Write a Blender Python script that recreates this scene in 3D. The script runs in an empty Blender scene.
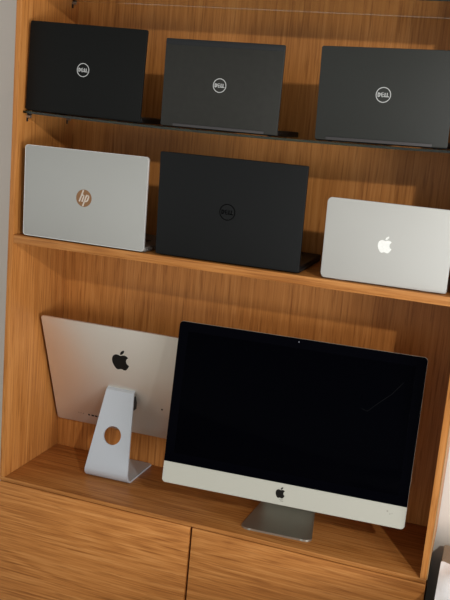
import bpy, bmesh, math, random, re
from mathutils import Vector, Matrix, noise
random.seed(4)
sc = bpy.context.scene
COL = sc.collection
R = math.radians
H0 = 0.50                       # height of the cabinet's display floor above the room floor

# ---------------------------------------------------------------- camera
cd = bpy.data.cameras.new('camera'); cam = bpy.data.objects.new('camera', cd); COL.objects.link(cam)
rows = ((0.9427392980, 0.3217890325, 0.0877179262),
        (0.1472935851, -0.1657130167, -0.9751121966),
        (-0.2992444081, 0.9321964969, -0.2036216333))
cx, cy, cz = [Vector(r) for r in rows]
m = Matrix((cx, -cy, -cz)).transposed().to_4x4()
m.translation = Vector((1.258, -1.9851, 1.0544 + H0))
cam.matrix_world = m
cd.sensor_fit = 'VERTICAL'; cd.sensor_height = 36; cd.lens = 841.9 / 600 * 36
sc.camera = cam

# ---------------------------------------------------------------- world, lights, exposure
w = bpy.data.worlds.new('room_light'); sc.world = w; w.use_nodes = True
bg = w.node_tree.nodes['Background']
bg.inputs[1].default_value = 1.0
_nt = w.node_tree; _tc = _nt.nodes.new('ShaderNodeTexCoord'); _sp = _nt.nodes.new('ShaderNodeSeparateXYZ'); _rp = _nt.nodes.new('ShaderNodeValToRGB')
_nt.links.new(_tc.outputs['Generated'], _sp.inputs[0]); _nt.links.new(_sp.outputs['Z'], _rp.inputs['Fac']); _nt.links.new(_rp.outputs['Color'], bg.inputs[0])
_rp.color_ramp.elements[0].position = 0.0; _rp.color_ramp.elements[0].color = (.76, .76, .74, 1)      # bright room at eye level
_rp.color_ramp.elements[1].position = 0.55; _rp.color_ramp.elements[1].color = (.22, .215, .205, 1)     # dimmer ceiling
def area(name, loc, target, size, power, color, sy=None):
    l = bpy.data.lights.new(name, 'AREA'); l.energy = power; l.color = color
    if sy: l.shape = 'RECTANGLE'; l.size = size; l.size_y = sy
    else: l.shape = 'DISK'; l.size = size
    o = bpy.data.objects.new(name, l); COL.objects.link(o); o.location = loc
    o.rotation_euler = (Vector(target) - Vector(loc)).to_track_quat('-Z', 'Y').to_euler()
    return o
area('ceiling_lamp', (2.7, -2.7, 2.0 + H0), (0.6, 0, 0.5 + H0), 0.09, 40, (1.0, 0.94, 0.85))
area('front_fill_light', (3.7, -2.5, 0.38 + H0), (0.3, 0, 0.1 + H0), 1.3, 74, (0.94, 0.97, 1.0), 0.8)  # unseen soft fill at front right, added to brighten the lower compartments
vs = sc.view_settings
vs.view_transform = 'Standard'; vs.look = 'None'; vs.gamma = 1; vs.use_curve_mapping = False
vs.exposure = 0.0

# ---------------------------------------------------------------- materials
def base_mat(name, col, rough=.5, metal=0, spec=.5):
    mt = bpy.data.materials.new(name); mt.use_nodes = True
    b = mt.node_tree.nodes['Principled BSDF']
    b.inputs['Base Color'].default_value = (*col, 1); b.inputs['Roughness'].default_value = rough
    b.inputs['Metallic'].default_value = metal; b.inputs['Specular IOR Level'].default_value = spec
    return mt, mt.node_tree, b
def srgb(r, g, b):
    f = lambda c: (c/255/12.92) if c/255 <= .04045 else ((c/255+.055)/1.055)**2.4
    return (f(r), f(g), f(b))
def fine(name, col, rough=.5, metal=0, spec=.5, amp=.06, scale=180, bump=.0):
    """a plain finish with slight procedural variation"""
    mt, nt, b = base_mat(name, col, rough, metal, spec)
    tc = nt.nodes.new('ShaderNodeTexCoord'); n = nt.nodes.new('ShaderNodeTexNoise')
    n.inputs['Scale'].default_value = scale; n.inputs['Detail'].default_value = 4
    nt.links.new(tc.outputs['Object'], n.inputs['Vector'])
    r = nt.nodes.new('ShaderNodeValToRGB')
    r.color_ramp.elements[0].position = .3; r.color_ramp.elements[1].position = .7
    r.color_ramp.elements[0].color = (*[c*(1-amp) for c in col], 1)
    r.color_ramp.elements[1].color = (*[min(1, c*(1+amp)) for c in col], 1)
    nt.links.new(n.outputs['Fac'], r.inputs['Fac']); nt.links.new(r.outputs['Color'], b.inputs['Base Color'])
    if bump:
        bp = nt.nodes.new('ShaderNodeBump'); bp.inputs['Strength'].default_value = bump; bp.inputs['Distance'].default_value = .001
        nt.links.new(n.outputs['Fac'], bp.inputs['Height']); nt.links.new(bp.outputs['Normal'], b.inputs['Normal'])
    return mt
def wood(name, axis, off=(0, 0, 0), gain=1.0, rough=.38, con=.20):
    """oak laminate; axis = direction of the grain"""
    mt, nt, b = base_mat(name, (.3, .15, .05), rough, 0, .22)
    N, L = nt.nodes.new, nt.links.new
    tc = N('ShaderNodeTexCoord')
    def mapped(across, along):
        mp = N('ShaderNodeMapping'); s = [across]*3; s['xyz'.index(axis)] = along
        mp.inputs['Scale'].default_value = s; mp.inputs['Location'].default_value = off
        L(tc.outputs['Object'], mp.inputs['Vector']); return mp
    def nz(mp, scale, detail, dist):
        n = N('ShaderNodeTexNoise'); n.inputs['Scale'].default_value = scale; n.inputs['Detail'].default_value = detail
        n.inputs['Distortion'].default_value = dist; n.inputs['Roughness'].default_value = .6
        L(mp.outputs[0], n.inputs['Vector']); return n
    # broad cathedral figure: iso-lines of a stretched noise, with fine pores and streaks
    big = nz(mapped(1, .09), 4.2, 2.0, .35)
    mul = N('ShaderNodeMath'); mul.operation = 'MULTIPLY'; mul.inputs[1].default_value = 42; L(big.outputs['Fac'], mul.inputs[0])
    frac = N('ShaderNodeMath'); frac.operation = 'PINGPONG'; frac.inputs[1].default_value = 1; L(mul.outputs[0], frac.inputs[0])
    fib = nz(mapped(1, .022), 210, 4, .05)
    mid = nz(mapped(1, .022), 75, 3, .2)
    wide = nz(mapped(1, .05), 9, 2, .4)
    def mix(a, bb, f):
        x = N('ShaderNodeMix'); x.data_type = 'FLOAT'; x.inputs[0].default_value = f
        L(a, x.inputs[2]); L(bb, x.inputs[3]); return x.outputs[0]
    v = mix(mix(mix(frac.outputs[0], wide.outputs['Fac'], .5), mid.outputs['Fac'], .62), fib.outputs['Fac'], .50)
    r = N('ShaderNodeValToRGB'); e = r.color_ramp.elements
    e[0].position = .5-con; e[0].color = (.255*gain, .080*gain, .015*gain, 1)
    e[1].position = .5+con; e[1].color = (.70*gain, .330*gain, .105*gain, 1)
    k = e.new(.50); k.color = (.510*gain, .203*gain, .050*gain, 1)
    L(v, r.inputs['Fac'])
    por = nz(mapped(1, .045), 150, 3, .15)
    pr = N('ShaderNodeValToRGB'); pr.color_ramp.elements[0].position = .34; pr.color_ramp.elements[1].position = .47
    pr.color_ramp.elements[0].color = (.70, .64, .58, 1); pr.color_ramp.elements[1].color = (1, 1, 1, 1)
    L(por.outputs['Fac'], pr.inputs['Fac'])
    mx = N('ShaderNodeMix'); mx.data_type = 'RGBA'; mx.blend_type = 'MULTIPLY'; mx.inputs[0].default_value = 1
    L(r.outputs['Color'], mx.inputs[6]); L(pr.outputs['Color'], mx.inputs[7]); L(mx.outputs[2], b.inputs['Base Color'])
    bp = N('ShaderNodeBump'); bp.inputs['Strength'].default_value = .12; bp.inputs['Distance'].default_value = .0006
    L(fib.outputs['Fac'], bp.inputs['Height']); L(bp.outputs['Normal'], b.inputs['Normal'])
    return mt
WOOD_V = wood('oak_vertical', 'z', gain=1.0, con=.32); WOOD_V2 = wood('oak_side', 'z', (3.1, 1.7, 0), con=.30)
WOOD_H = wood('oak_horizontal', 'x', (0, 0, 5.3), gain=.88); WOOD_H2 = wood('oak_shelf', 'x', (0, 2.2, 1.1), gain=.9)
WOOD_D = wood('oak_drawer', 'x', (.4, 4.2, 8.7), gain=1.05); DARKGAP = fine('cabinet_inside', (.10, .045, .02), .8)
EDGE = fine('edge_band', (.42, .24, .10), .45)
ALU = fine('aluminium', (.80, .77, .71), .46, .8, amp=.02, scale=900)
ALU_BLUE = fine('daylit_stand_aluminium', (.53, .575, .625), .5, .25, amp=.02, scale=900)  # cool daylight on the leg tinted into the metal colour
MACALU = fine('light_aluminium', (.50, .50, .475), .55, .2, amp=.015, scale=900)
HPSILVER = fine('silver_painted_plastic', (.41, .415, .395), .42, .3, amp=.015, scale=700)
HPBASE = fine('dark_silver_base', (.13, .12, .11), .45, .3)
HPEDGE = fine('polished_silver_edge', (.80, .79, .77), .25, .6, amp=.01)
BLK1 = fine('charcoal_plastic', (.0050, .0055, .0052), .55, 0, .15, amp=.08, scale=400)
BLK2 = fine('dark_grey_soft_plastic', (.021, .021, .018), .5, 0, .3, amp=.1, scale=60)
BLK3 = fine('graphite_plastic', (.022, .0235, .021), .5, 0, .34, amp=.06, scale=300)
BLK4 = fine('black_blue_plastic', (.0065, .0073, .0077), .5, 0, .18, amp=.06, scale=300)
BASEBLK = fine('black_plastic_base', (.004, .004, .0045), .5, 0, .2)
BANDM = fine('dark_blue_grey_band', (.013, .0145, .016), .5, 0, .3)
HINGE = fine('grey_hinge_bar', (.055, .051, .053), .45, .2)
KEYS = fine('black_keys', (.012, .012, .013), .55)
SCREEN = fine('black_screen_glass', (.0006, .0007, .0016), .08, 0, .01, amp=.02)
BEZEL = fine('black_glass_bezel', (.0008, .0009, .0022), .08, 0, .012, amp=.02)
LOGO_W = fine('pale_grey_logo', (.50, .51, .51), .4)
LOGO_B = fine('black_logo', (.0005, .0005, .0005), .4, 0, .05)
LOGO_D = fine('dark_mirror_logo', (.008, .007, .006), .35, 0, .15)
LOGO_A = fine('white_translucent_logo', (.90, .91, .88), .35)
BRONZE = fine('bronze_logo_disc', (.26, .13, .055), .35, .3)
HPTXT = fine('pale_logo_letters', (.60, .52, .44), .4)
CHIN = fine('matte_silver_chin', (.53, .525, .455), .5, .12, amp=.015, scale=900)
WALL = fine('painted_wall', (.80, .765, .71), .85, 0, .2, amp=.03, scale=3)
FLOORM = fine('beige_floor_tile', (.66, .62, .56), .5, amp=.08, scale=6)
BEIGE = fine('beige_fabric', (.46, .37, .28), .9, 0, .1, amp=.12, scale=500, bump=.5)
CLOTH = fine('white_cotton', (.93, .93, .95), .9, 0, .1, amp=.03, scale=60, bump=.2)
STEEL = fine('steel_pin', (.45, .44, .42), .3, .9)
RUBBER = fine('black_rubber', (.01, .01, .01), .6)
PLASTER = fine('scratch_mark', (.05, .05, .055), .5)
def glass_mat(name, col, rough=0.02):
    mt, nt, b = base_mat(name, col, rough); b.inputs['Transmission Weight'].default_value = 1
    b.inputs['IOR'].default_value = 1.5
    return mt
GLASS = glass_mat('clear_shelf_glass', (.86, .90, .84))
GEDGE = glass_mat('green_glass_edge', (.10, .22, .12), .15)

# ---------------------------------------------------------------- mesh helpers
def new_obj(name, bm, mats, parent=None, smooth=True, angle=35):
    bmesh.ops.recalc_face_normals(bm, faces=bm.faces)
    me = bpy.data.meshes.new(name); bm.to_mesh(me); bm.free()
    if not isinstance(mats, (list, tuple)): mats = [mats]
    for mm in mats: me.materials.append(mm)
    if smooth:
        me.polygons.foreach_set('use_smooth', [True]*len(me.polygons))
        me.set_sharp_from_angle(angle=R(angle))
    o = bpy.data.objects.new(name, me); COL.objects.link(o)
    if parent: o.parent = parent
    return o
def thing(name, label, cat, loc=(0, 0, 0), yaw=0, group=None):
    o = bpy.data.objects.new(name, None); COL.objects.link(o)
    o.location = loc; o.rotation_euler = (0, 0, yaw); o.empty_display_size = .05
    o['label'] = label; o['category'] = cat
    if group: o['group'] = group
    return o
def tag(o, label, cat, group=None):
    o['label'] = label; o['category'] = cat
    if group: o['group'] = group
    return o
def structure(o): o['kind'] = 'structure'; return o
def box(bm, x0, x1, y0, y1, z0, z1, bev=.0, mi=0):
    r = bmesh.ops.create_cube(bm, size=1)
    vs_ = r['verts']
    for v in vs_:
        v.co = Vector(((x0+x1)/2 + v.co.x*(x1-x0), (y0+y1)/2 + v.co.y*(y1-y0), (z0+z1)/2 + v.co.z*(z1-z0)))
    fs = set(f for v in vs_ for f in v.link_faces)
    for f in fs: f.material_index = mi
    if bev:
        es = list(set(e for v in vs_ for e in v.link_edges))
        bmesh.ops.bevel(bm, geom=es, offset=bev, segments=2, profile=.5, affect='EDGES')
def bx(name, x0, x1, y0, y1, z0, z1, mat, parent=None, bev=.0):
    bm = bmesh.new(); box(bm, x0, x1, y0, y1, z0, z1, bev)
    return new_obj(name, bm, mat, parent, smooth=bool(bev))
def rrect(w, h, r, n=6, x0=0., y0=0.):
    """rounded rectangle outline, lower left corner at x0,y0"""
    pts = []
    for (cx_, cy_, a0) in ((x0+w-r, y0+r, -90), (x0+w-r, y0+h-r, 0), (x0+r, y0+h-r, 90), (x0+r, y0+r, 180)):
        for i in range(n+1):
            a = R(a0 + 90*i/n); pts.append((cx_ + r*math.cos(a), cy_ + r*math.sin(a)))
    return pts
def inset_rr(w, h, r, e, n=6, x0=0., y0=0.):
    return rrect(w-2*e, h-2*e, max(r-e, .0004), n, x0+e, y0+e)
def loft(bm, loops, F, cap=True, mi=0):
    """loops: list of lists of (a,b,c) joined in order"""
    rings = [[bm.verts.new(F(*p)) for p in lp] for lp in loops]
    n = len(rings[0]); fs = []
    for A, B in zip(rings, rings[1:]):
        for i in range(n): fs.append(bm.faces.new((A[i], A[(i+1) % n], B[(i+1) % n], B[i])))
    if cap: fs.append(bm.faces.new(rings[0][::-1])); fs.append(bm.faces.new(rings[-1]))
    for f in fs: f.material_index = mi
def slab(bm, w, h, r, c0, c1, e, F, x0=0., y0=0., n=6, mi=0):
    """rounded plate between heights c0 > c1 with a soft edge e"""
    L = []
    for (ins, c) in ((e, c0), (e*.3, c0-e*.3), (0, c0-e), (0, c1+e), (e*.3, c1+e*.3), (e, c1)):
        L.append([(a, b, c) for a, b in inset_rr(w, h, r, ins, n, x0, y0)])
    loft(bm, L, F, mi=mi)
def prism(bm, pts, c0, c1, F):
    """flat outline extruded, concave outlines allowed"""
    A = [bm.verts.new(F(a, b, c0)) for a, b in pts]; B = [bm.verts.new(F(a, b, c1)) for a, b in pts]
    n = len(pts)
    f1 = bm.faces.new(A); f2 = bm.faces.new(B[::-1])
    for i in range(n): bm.faces.new((A[(i+1) % n], A[i], B[i], B[(i+1) % n]))
    bmesh.ops.triangulate(bm, faces=[f1, f2])
def ring(bm, a, b, ro, ri, c0, c1, F, n=32):
    L = []
    for rr, c in ((ro, c1), (ro, c0), (ri, c0), (ri, c1)):
        L.append([bm.verts.new(F(a+rr*math.cos(2*math.pi*i/n), b+rr*math.sin(2*math.pi*i/n), c)) for i in range(n)])
    for k in range(4):
        A, B = L[k], L[(k+1) % 4]
        for i in range(n): bm.faces.new((A[i], A[(i+1) % n], B[(i+1) % n], B[i]))
def disc(bm, a, b, r, c0, c1, F, n=32):
    prism(bm, [(a+r*math.cos(2*math.pi*i/n), b+r*math.sin(2*math.pi*i/n)) for i in range(n)], c0, c1, F)
def stroke(bm, p, q, t, c0, c1, F):
    p, q = Vector(p), Vector(q); d = (q-p).normalized(); s = Vector((-d.y, d.x))*t/2
    prism(bm, [p-s, q-s, q+s, p+s], c0, c1, F)
def bez(p0, p1, p2, p3, n=8):
    out = []
    for i in range(1, n+1):
        t = i/n; u = 1-t
        out.append(tuple(u**3*p0[k]+3*u*u*t*p1[k]+3*u*t*t*p2[k]+t**3*p3[k] for k in (0, 1)))
    return out
def path(s):
    tok = re.findall(r'[MmCcSsZz]|-?\d*\.\d+|-?\d+', s); i = 0; cur = (0, 0); cmd = None; pts = []; last = None
    def num():
        nonlocal i
        v = float(tok[i]); i += 1; return v
    while i < len(tok):
        if tok[i].isalpha(): cmd = tok[i]; i += 1
        if cmd in 'zZ': break
        if cmd == 'M': cur = (num(), num()); pts.append(cur); last = cur; continue
        rel = cmd.islower(); o = cur if rel else (0, 0)
        if cmd in 'cC':
            a = (o[0]+num(), o[1]+num()); b = (o[0]+num(), o[1]+num()); e = (o[0]+num(), o[1]+num())
        else:
            a = (2*cur[0]-last[0], 2*cur[1]-last[1]); b = (o[0]+num(), o[1]+num()); e = (o[0]+num(), o[1]+num())
        pts += bez(cur, a, b, e); last = b; cur = e
    return [p for k, p in enumerate(pts) if k == 0 or (abs(p[0]-pts[k-1][0])+abs(p[1]-pts[k-1][1])) > 1e-4]
FRUIT = path('M12.152 6.896c-.948 0 -2.415 -1.078 -3.96 -1.04 -2.04 .027 -3.91 1.183 -4.961 3.014 -2.117 3.675 -.546 9.103 1.519 12.09 1.013 1.454 2.208 3.09 3.792 3.039 1.52 -.065 2.09 -.987 3.935 -.987 1.831 0 2.35 .987 3.96 .948 1.637 -.026 2.676 -1.48 3.676 -2.948 1.156 -1.688 1.636 -3.325 1.662 -3.415 -.039 -.013 -3.182 -1.221 -3.22 -4.857 -.026 -3.04 2.48 -4.494 2.597 -4.559 -1.429 -2.09 -3.623 -2.324 -4.39 -2.376 -2 -.156 -3.675 1.09 -4.61 1.09z')
LEAF = path('M15.53 3.83c.843 -1.012 1.4 -2.427 1.245 -3.83 -1.207 .052 -2.662 .805 -3.532 1.818 -.78 .896 -1.454 2.338 -1.273 3.714 1.338 .104 2.715 -.688 3.559 -1.701z')
def fruit_logo(bm, a, b, hgt, c0, c1, F, mirror=1):
    s = hgt/24
    for P in (FRUIT, LEAF):
        pts = [(a + mirror*(x-12)*s, b - (y-12)*s) for x, y in P]
        if (Vector(pts[0])-Vector(pts[-1])).length < 1e-6: pts = pts[:-1]
        prism(bm, pts, c0, c1, F)
def dell_logo(bm, a, b, r, c0, c1, F, t=.10):
    ring(bm, a, b, r, r*(1-t), c0, c1, F)
    T = r*.14; h = r*.27
    # D
    x = a - r*.74
    ring_pts = [(x, b-h), (x+r*.16, b-h)] + [(x+r*.16+r*.20*math.sin(R(k)), b-h*math.cos(R(k))) for k in range(30, 180, 30)] + [(x+r*.16, b+h), (x, b+h)]
    inner = [(x+T*.8, b-h+T*.75), (x+r*.14, b-h+T*.75)] + [(x+r*.14+r*.10*math.sin(R(k)), b-(h-T*.75)*math.cos(R(k))) for k in range(30, 180, 30)] + [(x+r*.14, b+h-T*.75), (x+T*.8, b+h-T*.75)]
    n = len(ring_pts)
    lo = [[bm.verts.new(F(p[0], p[1], c)) for p in L] for L, c in ((ring_pts, c1), (ring_pts, c0), (inner, c0), (inner, c1))]
    for k in range(4):
        A, B = lo[k], lo[(k+1) % 4]
        for i in range(n): bm.faces.new((A[i], A[(i+1) % n], B[(i+1) % n], B[i]))
    # slanted E: three parallel bars and a spine, turned
    ec = Vector((a - r*.11, b)); ang = R(20)
    def rot(px, py): return (ec.x + px*math.cos(ang) - py*math.sin(ang), ec.y + px*math.sin(ang) + py*math.cos(ang))
    for py in (-h*.88, 0, h*.88): stroke(bm, rot(-r*.13, py), rot(r*.18, py), T*.60, c0, c1, F)
    stroke(bm, rot(-r*.13, -h*.95), rot(-r*.13, h*.95), T*.66, c0, c1, F)
    for x in (a + r*.21, a + r*.50):
        stroke(bm, (x, b-h), (x, b+h), T*.85, c0, c1, F); stroke(bm, (x-T*.4, b-h+T*.4), (x+r*.24, b-h+T*.4), T*.8, c0, c1, F)
def hp_letters(bm, a, b, r, c0, c1, F):
    sl = .36; t = r*.17
    P = lambda x, y: (a + r*(x + sl*y), b + r*y)
    stroke(bm, P(-.42, -.42), P(-.42, .93), t, c0, c1, F)
    for p, q in (((-.42, .34), (-.18, .34)), ((-.18, .34), (-.08, .22)), ((-.08, .22), (-.08, -.42))): stroke(bm, P(*p), P(*q), t, c0, c1, F)
    stroke(bm, P(.22, .42), P(.22, -.93), t, c0, c1, F)
    for p, q in (((.22, .34), (.46, .34)), ((.46, .34), (.56, .22)), ((.56, .22), (.56, -.22)), ((.56, -.22), (.46, -.34)), ((.46, -.34), (.22, -.34))):
        stroke(bm, P(*p), P(*q), t, c0, c1, F)

# ---------------------------------------------------------------- the room
bm = bmesh.new(); box(bm, -2.5, 4.5, -4.5, .42, -.05, 0); structure(new_obj('floor', bm, FLOORM, smooth=False))
bm = bmesh.new(); box(bm, -2.5, 4.5, .335, .42, 0, 3.0); structure(new_obj('wall_back', bm, WALL, smooth=False))

# ---------------------------------------------------------------- cabinet
W, D, T = 1.19, .298, .0163
zs = .7098; ts = .0225                                 # wooden shelf top and thickness
cab = thing('display_cabinet', 'oak display cabinet holding all the computers, with open compartments above two drawers', 'cabinet', (0, 0, 0))
Z = lambda z: z + H0
bx('side_panel', -T, 0, 0, .33, Z(0), Z(1.95), WOOD_V2, cab, .0008)
bx('side_panel', W, W+T, 0, .33, Z(0), Z(1.95), [WOOD_V2], cab, .0008)
bx('edge_banding', W+T+.0001, W+T+.0021, -.0006, .02, Z(0), Z(1.95), EDGE, cab)
bx('back_panel', .0003, W-.0003, D+.002, .33, Z(0), Z(1.95), WOOD_V, cab)
bx('bottom_board', -T, W+T, 0, .33, Z(-.0115), Z(-.0002), WOOD_H, cab, .0012)
bx('wooden_shelf', .0003, W-.0003, 0.0, D+.0015, Z(zs-ts), Z(zs), WOOD_H2, cab, .0012)
bx('top_board', -T, W+T, 0, .33, Z(1.9502), Z(1.975), WOOD_H, cab, .001)
bx('carcass', -T+.004, W+T-.004, .02, .33, .06, Z(-.0118), DARKGAP, cab)
bx('plinth', -T+.01, W+T-.01, .05, .33, 0, .0598, WOOD_H, cab)
for x0, x1 in ((-T, .5795), (.5862, W+T)):
    bx('drawer_front', x0, x1, 0.0, .0198, .075, Z(-.0142), WOOD_D, cab, .0016)
def support(x, y, z, sgn):
    bm = bmesh.new()
    mt = Matrix.Translation((x+sgn*.006, y, z)) @ Matrix.Rotation(R(90), 4, 'Y')
    bmesh.ops.create_cone(bm, cap_ends=True, segments=16, radius1=.0045, radius2=.0045, depth=.0118, matrix=mt)
    o = new_obj('shelf_support', bm, STEEL, cab)
    bm = bmesh.new()
    bmesh.ops.create_cone(bm, cap_ends=True, segments=16, radius1=.0062, radius2=.0050, depth=.003, matrix=Matrix.Translation((x+sgn*.008, y, z+.0055)))
    new_obj('rubber_pad', bm, RUBBER, o)
    bm = bmesh.new()
    box(bm, x+sgn*.0003, x+sgn*.0023, y-.0035, y+.0035, z-.014, z-.004, .0005); new_obj('spare_hole_plug', bm, RUBBER, o)
zg, SAG = 1.0430, .0092                                 # top of the lower glass shelf at its ends; it bows under its load
def glass_top(x): return zg - 4*SAG*(x/W)*(1-x/W)
for z in (zg, 1.369):
    for y in (.045, .262):
        support(0, y, Z(z-.0142), 1); support(W, y, Z(z-.0142), -1)
def glass_shelf(z, sag, label):
    t = thing('glass_shelf', label, 'shelf', (W/2, .155, Z(z-.0062)))
    w2, d2, n = W/2-.003, .133, 40
    bm = bmesh.new(); L = []
    for i in range(n+1):
        x = -w2 + 2*w2*i/n; dz = -4*sag*(i/n)*(1-i/n)
        L.append([(x, -d2, dz), (x, d2, dz), (x, d2, dz+.0062), (x, -d2, dz+.0062)])
    loft(bm, L, lambda a, b, c: Vector((a, b, c)))
    bm.normal_update()
    for f in bm.faces:
        if abs(f.normal.y) > .9 or abs(f.normal.x) > .9: f.material_index = 1
    new_obj('glass_pane', bm, [GLASS, GEDGE], t)
    return t
glass_shelf(zg, SAG, 'clear glass shelf with green edge under the three upper black laptops')
glass_shelf(1.369, 0, 'empty clear glass shelf at the very top edge, above the upper black laptops')

# ---------------------------------------------------------------- laptops
def laptop(name, label, x, y, z, yaw, tilt, w, h, r, t, mat, bmat, depth, logo, hinge=None, edge=None, chrome=None, base_t=.016, group='open laptops shown from behind', band=0):
    rt = thing(name, label, 'laptop', (x, y, Z((z or 0)+.0004)), R(yaw), group)
    if z is None:                                      # stands on the bowed glass
        za, zb_ = glass_top(x), glass_top(x+w); rt.location.z = Z(za+.0006); rt.rotation_euler = (0, math.atan2(za-zb_, w), R(yaw))
    s, c = math.sin(R(tilt)), math.cos(R(tilt))
    zb = .0035
    F = lambda a, b, d: Vector((a, -b*s - d*c, zb + b*c - d*s))
    bm = bmesh.new(); slab(bm, w, h, r, 0, -t, .0014, F, n=8)
    lid = new_obj('lid', bm, mat, rt)
    if edge:
        bm = bmesh.new(); e = .0015
        A = rrect(w, h, r, 8); B = inset_rr(w, h, r, e, 8); C_ = inset_rr(w, h, r, -.0005, 8)
        loft(bm, [[(a, b, .0003) for a, b in B], [(a, b, .0005) for a, b in A], [(a, b, -.002) for a, b in C_]], F, cap=False)
        new_obj('polished_rim', bm, edge, lid)
    bm = bmesh.new(); slab(bm, w-.012, h-.014, r*.6, -t-.0001, -t-.0012, .0004, F, x0=.006, y0=.009, n=4)
    sc_ = new_obj('screen', bm, SCREEN, lid)
    logo(F, lid)
    if hinge:
        a0, a1, b0, b1 = hinge
        bm = bmesh.new(); slab(bm, a1-a0, b1-b0, .001, .0022, -.001, .0006, F, x0=a0, y0=b0, n=3)
        o = new_obj('hinge_cover', bm, HINGE, rt)
    if band:
        bm = bmesh.new(); slab(bm, w-.002, band, .003, .0003, -.0002, .0001, F, x0=.001, y0=h-band-.001, n=3)
        new_obj('antenna_band', bm, BANDM, lid)
    # base behind the lid
    y0 = t*c + .0035
    G = lambda a, b, d: Vector((a, y0+b, d))
    bm = bmesh.new(); slab(bm, w, depth, r*.8, base_t, .0012, .0028, G, n=6)
    base = new_obj('base', bm, bmat, rt)
    bm = bmesh.new()
    kw, kd = w*.78, depth*.40; k0x, k0y = (w-kw)/2, depth*.12
    nx, ny = 13, 5
    for i in range(nx):
        for j in range(ny):
            ax, ay = k0x+kw*i/nx, y0+k0y+kd*j/ny
            box(bm, ax+.0012, ax+kw/nx-.0012, ay+.0012, ay+kd/ny-.0012, base_t, base_t+.0014)
    new_obj('keyboard', bm, KEYS, base, smooth=False)
    bx('touchpad', w*.36, w*.64, y0+depth*.62, y0+depth*.92, base_t, base_t+.0006, bmat, base, .0002)
    for a in (.03, w-.03):
        for b in (.03, depth-.03):
            bm = bmesh.new(); bmesh.ops.create_cone(bm, cap_ends=True, segments=12, radius1=.005, radius2=.005, depth=.0012, matrix=Matrix.Translation((a, y0+b, .0006)))
            new_obj('rubber_foot', bm, RUBBER, base)
    # hinges joining lid and base
    for a in (w*.12, w*.80):
        bm = bmesh.new(); bmesh.ops.create_cone(bm, cap_ends=True, segments=14, radius1=.0042, radius2=.0042, depth=w*.08,
                        matrix=Matrix.Translation((a+w*.04, y0-.001, base_t*.55)) @ Matrix.Rotation(R(90), 4, 'Y'))
        new_obj('hinge', bm, bmat, rt)
    if chrome:
        bm = bmesh.new()                               # silver ports and trim on the right flank
        for q in range(3): box(bm, w-.0015, w+.0006, y0+.012+q*.022, y0+.026+q*.022, .004, .0095, .0005)
        new_obj('side_ports', bm, chrome, base)
    return rt
def L_dell(a, b, r, mat):
    def f(F, lid):
        bm = bmesh.new(); dell_logo(bm, a, b, r, .0006, -.0002, F); new_obj('round_logo', bm, mat, lid, smooth=False)
    return f
def L_hp(a, b, r):
    def f(F, lid):
        bm = bmesh.new(); disc(bm, a, b, r, .0004, -.0002, F, 40); d = new_obj('round_logo', bm, BRONZE, lid, smooth=False)
        bm = bmesh.new(); hp_letters(bm, a, b, r, .0009, .0003, F); new_obj('logo_letters', bm, HPTXT, d, smooth=False)
    return f
def L_fruit(a, b, hgt, mat):
    def f(F, lid):
        bm = bmesh.new(); fruit_logo(bm, a, b, hgt, .0005, -.0002, F); new_obj('fruit_logo', bm, mat, lid, smooth=False)
    return f
laptop('laptop', 'leftmost black laptop on the glass shelf, its plain lid without a hinge bar',
       .0068, .024, None, 1.1, -.5, .3331, .2285, .005, .007, BLK1, BASEBLK, .226, L_dell(.1619, .1155, .0175, LOGO_W))
laptop('laptop', 'middle black laptop on the glass shelf, greyish lid with a mauve-grey hinge bar',
       .3995, .024, None, .2, .2, .3071, .2120, .004, .007, BLK2, BASEBLK, .212, L_dell(.1500, .1070, .0172, LOGO_W), hinge=(.034, .273, .0005, .0070), band=.014)
laptop('laptop', 'rightmost black laptop on the glass shelf, with a long grey hinge bar along its lid',
       .8005, .024, None, -.2, 2.0, .3100, .2145, .005, .007, BLK3, BASEBLK, .208, L_dell(.1535, .1105, .0176, LOGO_W), hinge=(.027, .275, .0005, .0075))
laptop('laptop', 'silver laptop with a round bronze logo, at the left of the wooden shelf',
       .0264, .006, zs, -1, 1.1, .362, .2425, .008, .007, HPSILVER, HPBASE, .240, L_hp(.1816, .1187, .0228), edge=HPEDGE, chrome=STEEL, base_t=.014)
laptop('laptop', 'large black laptop with a black ring logo in the middle of the wooden shelf',
       .4186, .006, zs, .7, 2.9, .3815, .2610, .004, .008, BLK4, BASEBLK, .252, L_dell(.1871, .128, .0207, LOGO_B), chrome=RUBBER, base_t=.019)
laptop('laptop', 'small pale aluminium laptop with a white fruit logo at the right of the wooden shelf',
       .855, .006, zs, .8, 3.8, .2994, .1955, .012, .004, MACALU, MACALU, .192, L_fruit(.1459, .0980, .040, LOGO_A), base_t=.010)

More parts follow.
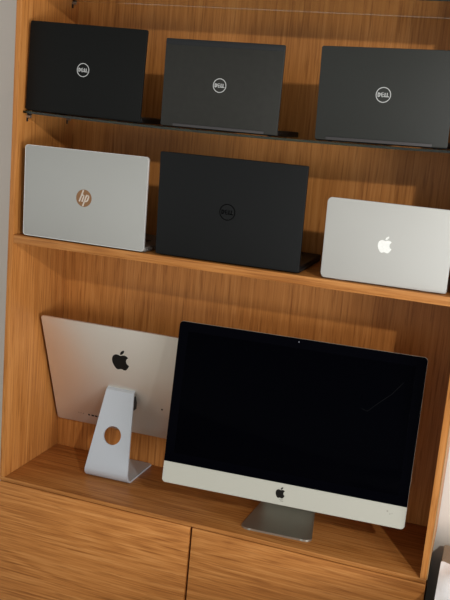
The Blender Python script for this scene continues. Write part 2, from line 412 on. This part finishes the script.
# ---------------------------------------------------------------- all-in-one computers
def display_body(w, h, r, edge, bulge, F, n=8, rings=14):
    """thin-edged body: flat face at c=0, rear swelling towards c=-(edge+bulge)"""
    bm = bmesh.new(); cx_, cy_ = w/2, h/2
    O = [(a-cx_, b-cy_) for a, b in rrect(w, h, r, n)]
    # densify straight sides
    P = []
    for i, p in enumerate(O):
        q = O[(i+1) % len(O)]; d = math.hypot(q[0]-p[0], q[1]-p[1]); k = max(1, int(d/.03))
        for j in range(k): P.append((p[0]+(q[0]-p[0])*j/k, p[1]+(q[1]-p[1])*j/k))
    n_ = len(P)
    front_in = [bm.verts.new(F(cx_+a*.997, cy_+b*.996, 0)) for a, b in P]
    front = [bm.verts.new(F(cx_+a, cy_+b, -.0010)) for a, b in P]
    bm.faces.new(front_in)
    prev = [bm.verts.new(F(cx_+a, cy_+b, -edge)) for a, b in P]
    for A, B in ((front_in, front), (front, prev)):
        for i in range(n_): bm.faces.new((A[i], A[(i+1) % n_], B[(i+1) % n_], B[i]))
    for k in range(rings-1, 0, -1):
        t = (k/rings)
        cur = []
        for a, b in P:
            x, y = a*t, b*t; u, v = abs(x/cx_), abs(y/cy_)
            cur.append(bm.verts.new(F(cx_+x, cy_+y, -edge - bulge*(1-u**2.2)*(1-v**2.2))))
        for i in range(n_): bm.faces.new((prev[i], prev[(i+1) % n_], cur[(i+1) % n_], cur[i]))
        prev = cur
    c = bm.verts.new(F(cx_, cy_, -edge-bulge))
    for i in range(n_): bm.faces.new((prev[i], prev[(i+1) % n_], c))
    return bm
def stand(parent, prof, widths, x, hole, mat, foot_r=.012):
    """bent aluminium plate: prof = list of (y,z) centre line; widths along it; hole = (index range centre y,z, radius)"""
    th = .0055
    bm = bmesh.new()
    n = len(prof); nrm = []
    for i in range(n):
        a = Vector(prof[max(i-1, 0)]); b = Vector(prof[min(i+1, n-1)]); d = (b-a).normalized(); nrm.append(Vector((-d.y, d.x)))
    rows_ = []
    cols = 12
    for i, (p, wd) in enumerate(zip(prof, widths)):
        row = []
        for j in range(cols+1):
            xx = x + wd*(j/cols-.5)
            row.append((bm.verts.new((xx, p[0]+nrm[i].x*th/2, p[1]+nrm[i].y*th/2)), bm.verts.new((xx, p[0]-nrm[i].x*th/2, p[1]-nrm[i].y*th/2))))
        rows_.append(row)
    for i in range(n-1):
        for j in range(cols):
            for k in (0, 1):
                bm.faces.new((rows_[i][j][k], rows_[i][j+1][k], rows_[i+1][j+1][k], rows_[i+1][j][k]))
        for j in (0, cols): bm.faces.new((rows_[i][j][0], rows_[i][j][1], rows_[i+1][j][1], rows_[i+1][j][0]))
    for i in (0, n-1):
        for j in range(cols): bm.faces.new((rows_[i][j][0], rows_[i][j+1][0], rows_[i][j+1][1], rows_[i][j][1]))
    o = new_obj('stand', bm, mat, parent, angle=40)
    if hole:
        hy, hz, hr, ang = hole
        cb = bmesh.new()
        bmesh.ops.create_cone(cb, cap_ends=True, segments=40, radius1=hr, radius2=hr, depth=.06, matrix=Matrix.Translation((x, hy, hz)) @ Matrix.Rotation(R(90)+ang, 4, 'X'))
        cme = bpy.data.meshes.new('cut'); cb.to_mesh(cme); cb.free(); co = bpy.data.objects.new('cut', cme); COL.objects.link(co)
        md = o.modifiers.new('hole', 'BOOLEAN'); md.operation = 'DIFFERENCE'; md.object = co; md.solver = 'EXACT'
        co.parent = o
        bpy.context.view_layer.update()
        dg = bpy.context.evaluated_depsgraph_get()
        nm = bpy.data.meshes.new_from_object(o.evaluated_get(dg)); o.modifiers.clear(); o.data = nm
        bpy.data.objects.remove(co, do_unlink=True)
        nm.polygons.foreach_set('use_smooth', [True]*len(nm.polygons)); nm.set_sharp_from_angle(angle=R(40))
    return o
def stand_profile(y_h, z_h, y_b, lean_top, foot_y, rad=.022, sgn=1, t=.0028):
    """from the hinge (y_h,z_h) down to the bend at y_b, then along the foot to foot_y; sgn=+1 when the foot runs towards +y"""
    pts = [(y_h, z_h)]
    cyc = y_b + sgn*rad; czc = rad + t
    for i in range(1, 10):
        k = i/10; pts.append((y_h + (y_b-y_h)*k, z_h + (czc-z_h)*k))
    for i in range(0, 10):
        a = R(90*i/9); pts.append((cyc - sgn*rad*math.cos(a), czc - rad*math.sin(a)))
    y0 = pts[-1][0]
    L = abs(foot_y-y0)
    for k in (.2, .4, .6, .8, L-.022, L-.018, L-.014, L-.010, L-.0065, L-.004, L-.002, L-.0008, L):
        d = k*L if k in (.2, .4, .6, .8) else k
        pts.append((y0 + sgn*d, t))
    return pts
# --- left one, seen from behind
imL = thing('desktop_computer', 'silver all-in-one desktop computer seen from behind, its stand with a round hole, at left', 'computer', (.0116, .2770, Z(0)), R(1.4))
tl = R(21.1); wL, hL = .520, .385
z0L = .1005
BL = .024
# rear face outer edge plane towards viewer; body local frame: a right, b up, c towards +y (screen side)
eL = .005
FL = lambda a, b, c: Vector((a, -b*math.sin(tl) + (c+eL)*math.cos(tl), z0L + b*math.cos(tl) + (c+eL)*math.sin(tl)))
body = new_obj('display_housing', display_body(wL, hL, .008, eL, BL, FL), ALU, imL, angle=30)
bm = bmesh.new(); slab(bm, wL-.006, hL-.075, .005, .0012, .0001, .0004, FL, x0=.003, y0=.072); new_obj('screen', bm, SCREEN, body)
def rear_c(a, b, w, h, edge, bulge):
    u, v = abs((a-w/2)/(w/2)), abs((b-h/2)/(h/2)); return -edge - bulge*(1-u**2.2)*(1-v**2.2)
FRl = lambda a, b, c: FL(a, b, rear_c(a, b, wL, hL, eL, BL) - c)
bm = bmesh.new(); fruit_logo(bm, .2535, .2870, .065, .0006, -.0004, FRl); new_obj('fruit_logo', bm, LOGO_D, body, smooth=False)
bm = bmesh.new()
for i, a in enumerate([.118, .131, .143, .155, .167, .178]):
    b = .043; rw = .0044 if i else .003
    P = [(a-rw, b-.0030), (a+rw, b-.0030), (a+rw, b+.0030), (a-rw, b+.0030)]; prism(bm, P, .0006, -.0006, FRl)
new_obj('rear_ports', bm, RUBBER, body, smooth=False)
bm = bmesh.new()
for a in (.082, .090, .098): disc(bm, a, .043, .0012, .0005, -.0005, FRl, 10)
new_obj('rear_port_dots', bm, LOGO_D, body, smooth=False)
bm = bmesh.new(); disc(bm, .372, .13, .003, .0004, -.0004, FRl, 12); new_obj('rear_button', bm, LOGO_D, body, smooth=False)
# stand in the frame of the empty
ly = .2770
prof = [(.199-ly, .2640), (.191-ly, .2635)] + stand_profile(.182-ly, .258, .116-ly, 0, .289-ly, rad=.027)
def widths_for(prof, top, bot, zt, zb=.03): return [top + (bot-top)*min(1, max(0, (zt-p[1])/(zt-zb))) for p in prof]
wd = widths_for(prof, .088, .139, .260, .02)
wd = [w_ + (.012*max(0, (p_[0]+ly-.145)/.145) if p_[1] < .02 else 0) for w_, p_ in zip(wd, prof)]
k = math.atan2(.182-.116, .258-.03)
stL = stand(imL, prof, wd, .2490, (.116-ly + (.132-.03)*math.tan(k), .132, .0275, -k), ALU_BLUE)
# round the rear corners of the foot
def round_foot(o, y_end, r, sgn, xc):
    me = o.data
    for v in me.vertices:
        dy = (y_end - v.co.y)*sgn
        if dy < r and v.co.z < .02:
            lim = .0795 - (r - math.sqrt(max(0, r*r-(r-dy)**2))) if sgn else 0
            hw = abs(v.co.x - xc)
            if hw > lim: v.co.x = xc + math.copysign(lim, v.co.x-xc)
round_foot(stL, .289-ly, .014, 1, .2490)
# hinge block that joins stand and display
bx('hinge_block', .2505-.038, .2505+.038, .188-ly, .204-ly, .238, .2615, fine('hinge_grey', (.20, .19, .18), .5), imL, .002)
bx('hinge_side_slot', .2505+.0405, .2505+.0435, .184-ly, .206-ly, .205, .246, RUBBER, imL, .0005)

# --- right one, seen from the front
q = [.4835, .01, .0933, 3.4, -7.2, .6509, .4426]
imR = thing('desktop_computer', 'large all-in-one desktop computer facing forward with black screen and silver chin, at right', 'computer', (q[0], q[1], Z(0)), R(q[3]))
tr = R(q[4]); wR, hR = q[5], q[6]
FR = lambda a, b, c: Vector((a, -b*math.sin(tr) - c*math.cos(tr), q[2] + b*math.cos(tr) - c*math.sin(tr)))
bodyR = new_obj('display_housing', display_body(wR, hR, .010, .005, .042, FR), CHIN, imR, angle=30)
bm = bmesh.new()
cb = .0592
pts = [(0.0004, cb), (wR-.0004, cb)] + [(a, b) for a, b in rrect(wR-.0008, hR-.0004, .010, 8, .0004, 0) if b > hR/2]
# order: bottom-left, bottom-right, then up the right corner and across
prism(bm, pts, .0016, -.0004, FR)
gl = new_obj('screen_glass', bm, BEZEL, bodyR, smooth=False)
bm = bmesh.new(); slab(bm, wR-.052, hR-cb-.052, .001, .0021, .0015, .0002, FR, x0=.026, y0=cb+.026, n=2); new_obj('screen', bm, SCREEN, gl)
bm = bmesh.new(); disc(bm, .3245, .4335, .0017, .0020, .0010, FR, 14); new_obj('camera_dot', bm, fine('lens_grey', (.16, .17, .2), .3), gl, smooth=False)
bm = bmesh.new(); fruit_logo(bm, .3265, .0335, .030, .0006, -.0004, FR); new_obj('fruit_logo', bm, LOGO_D, bodyR, smooth=False)
bm = bmesh.new()                                        # small faint mark under the logo
for i in range(3):
    stroke(bm, (.3265+.003*i, .0155), (.3285+.003*i, .0155), .0018, .0004, -.0002, FR)
    stroke(bm, (.3285+.003*i, .0115), (.3305+.003*i, .0115), .0018, .0004, -.0002, FR)
new_obj('small_mark', bm, fine('grey_ink', (.22, .21, .18), .6), bodyR, smooth=False)
bm = bmesh.new()
for a, b, r_ in ((.604, .040, .0022), (.611, .034, .0016), (.616, .036, .0012)): disc(bm, a, b, r_, .0003, -.0003, FR, 10)
new_obj('scuff_marks', bm, fine('scuff_grey', (.36, .34, .29), .7), bodyR, smooth=False)
bm = bmesh.new()                                        # hairline scratches in the glass
scr = [((.52, .285), (.545, .31)), ((.545, .31), (.575, .338)), ((.575, .338), (.60, .372)), ((.505, .290), (.52, .285))]
for i, (p_, q_) in enumerate(scr): stroke(bm, p_, q_, .0011, .00225, .0019, FR)
new_obj('hairline_scratch', bm, fine('scratch_grey', (.0022, .0024, .003), .4, 0, .1), gl, smooth=False)
# stand: foot under the screen running forward, leg behind
yb, yf, xc = .215, .010, .3235
profR = stand_profile(yb-.085, .285, yb, 0, yf, rad=.022, sgn=-1)
wdR = [(.100 + (.150-.100)*min(1, max(0, (.285-p_[1])/.25))) if p_[1] > .026 else .150 + .047*min(1, max(0, (yb-p_[0])/(yb-yf))) for p_ in profR]
stR = stand(imR, profR, wdR, xc, None, fine('shaded_foot_aluminium', (.46, .45, .39), .42, .9, amp=.02, scale=900))  # shade under the display put into a darker metal colour
me = stR.data; r_ = .022
for v in me.vertices:
    dy = v.co.y - yf
    if dy < r_ and v.co.z < .02:
        lim = .0975 - (r_ - math.sqrt(max(0, r_*r_-(r_-dy)**2)))
        if abs(v.co.x-xc) > lim: v.co.x = xc + math.copysign(lim, v.co.x-xc)

# ---------------------------------------------------------------- bench with a white cloth, right of the cabinet
bx0 = 1.2325; top = Z(-.045)
bench = thing('upholstered_bench', 'beige upholstered bench beside the cabinet, at the lower right corner', 'bench', (bx0+.35, -.25, 0))
def lb(name, x0, x1, y0, y1, z0, z1, mat, bev):   # coordinates relative to the bench
    return bx(name, x0, x1, y0, y1, z0, z1, mat, bench, bev)
lb('seat_cushion', -.35, .35, -.55, .56, top-.10, top, BEIGE, .003)
lb('bench_frame', -.345, .345, -.54, .55, .12, top-.1005, BEIGE, .006)
for sx in (-.31, .31):
    for sy in (-.5, .5): lb('leg', sx-.02, sx+.02, sy-.02, sy+.02, 0, .1198, WOOD_V2, .002)
bm = bmesh.new(); NX, NY = 60, 90
gx0, gx1, gy0, gy1 = bx0+.0008, bx0+.62, -.62, .085
V = []
for i in range(NX+1):
    row = []
    for j in range(NY+1):
        u, v = i/NX, j/NY
        x = gx0+(gx1-gx0)*u**2.2; y = gy0+(gy1-gy0)*v
        e = min(1, min(u*60, 1-u, v, (1-v)*4)*14)
        n1 = noise.noise((x*9, y*9, 1)); n2 = noise.noise((x*26, y*26, 4))
        z = top + .003 + e*(.006 + .060*max(0, min(1, (y+.40)/.48)) + .004*n1 + .004*n2)
        y += (.014*noise.noise((x*35, 7, 0)) + .006*noise.noise((x*90, 3, 0)))*(1 if v > .9 else 0)
        row.append(bm.verts.new((max(x, bx0+.0005), y, max(z, top+.003))))
    V.append(row)
for i in range(NX):
    for j in range(NY): bm.faces.new((V[i][j], V[i+1][j], V[i+1][j+1], V[i][j+1]))
cl = new_obj('cloth', bm, CLOTH, angle=80)
md = cl.modifiers.new('thickness', 'SOLIDIFY'); md.thickness = .002; md.offset = -1
tag(cl, 'crumpled white cloth lying on the beige bench at the lower right corner', 'cloth')
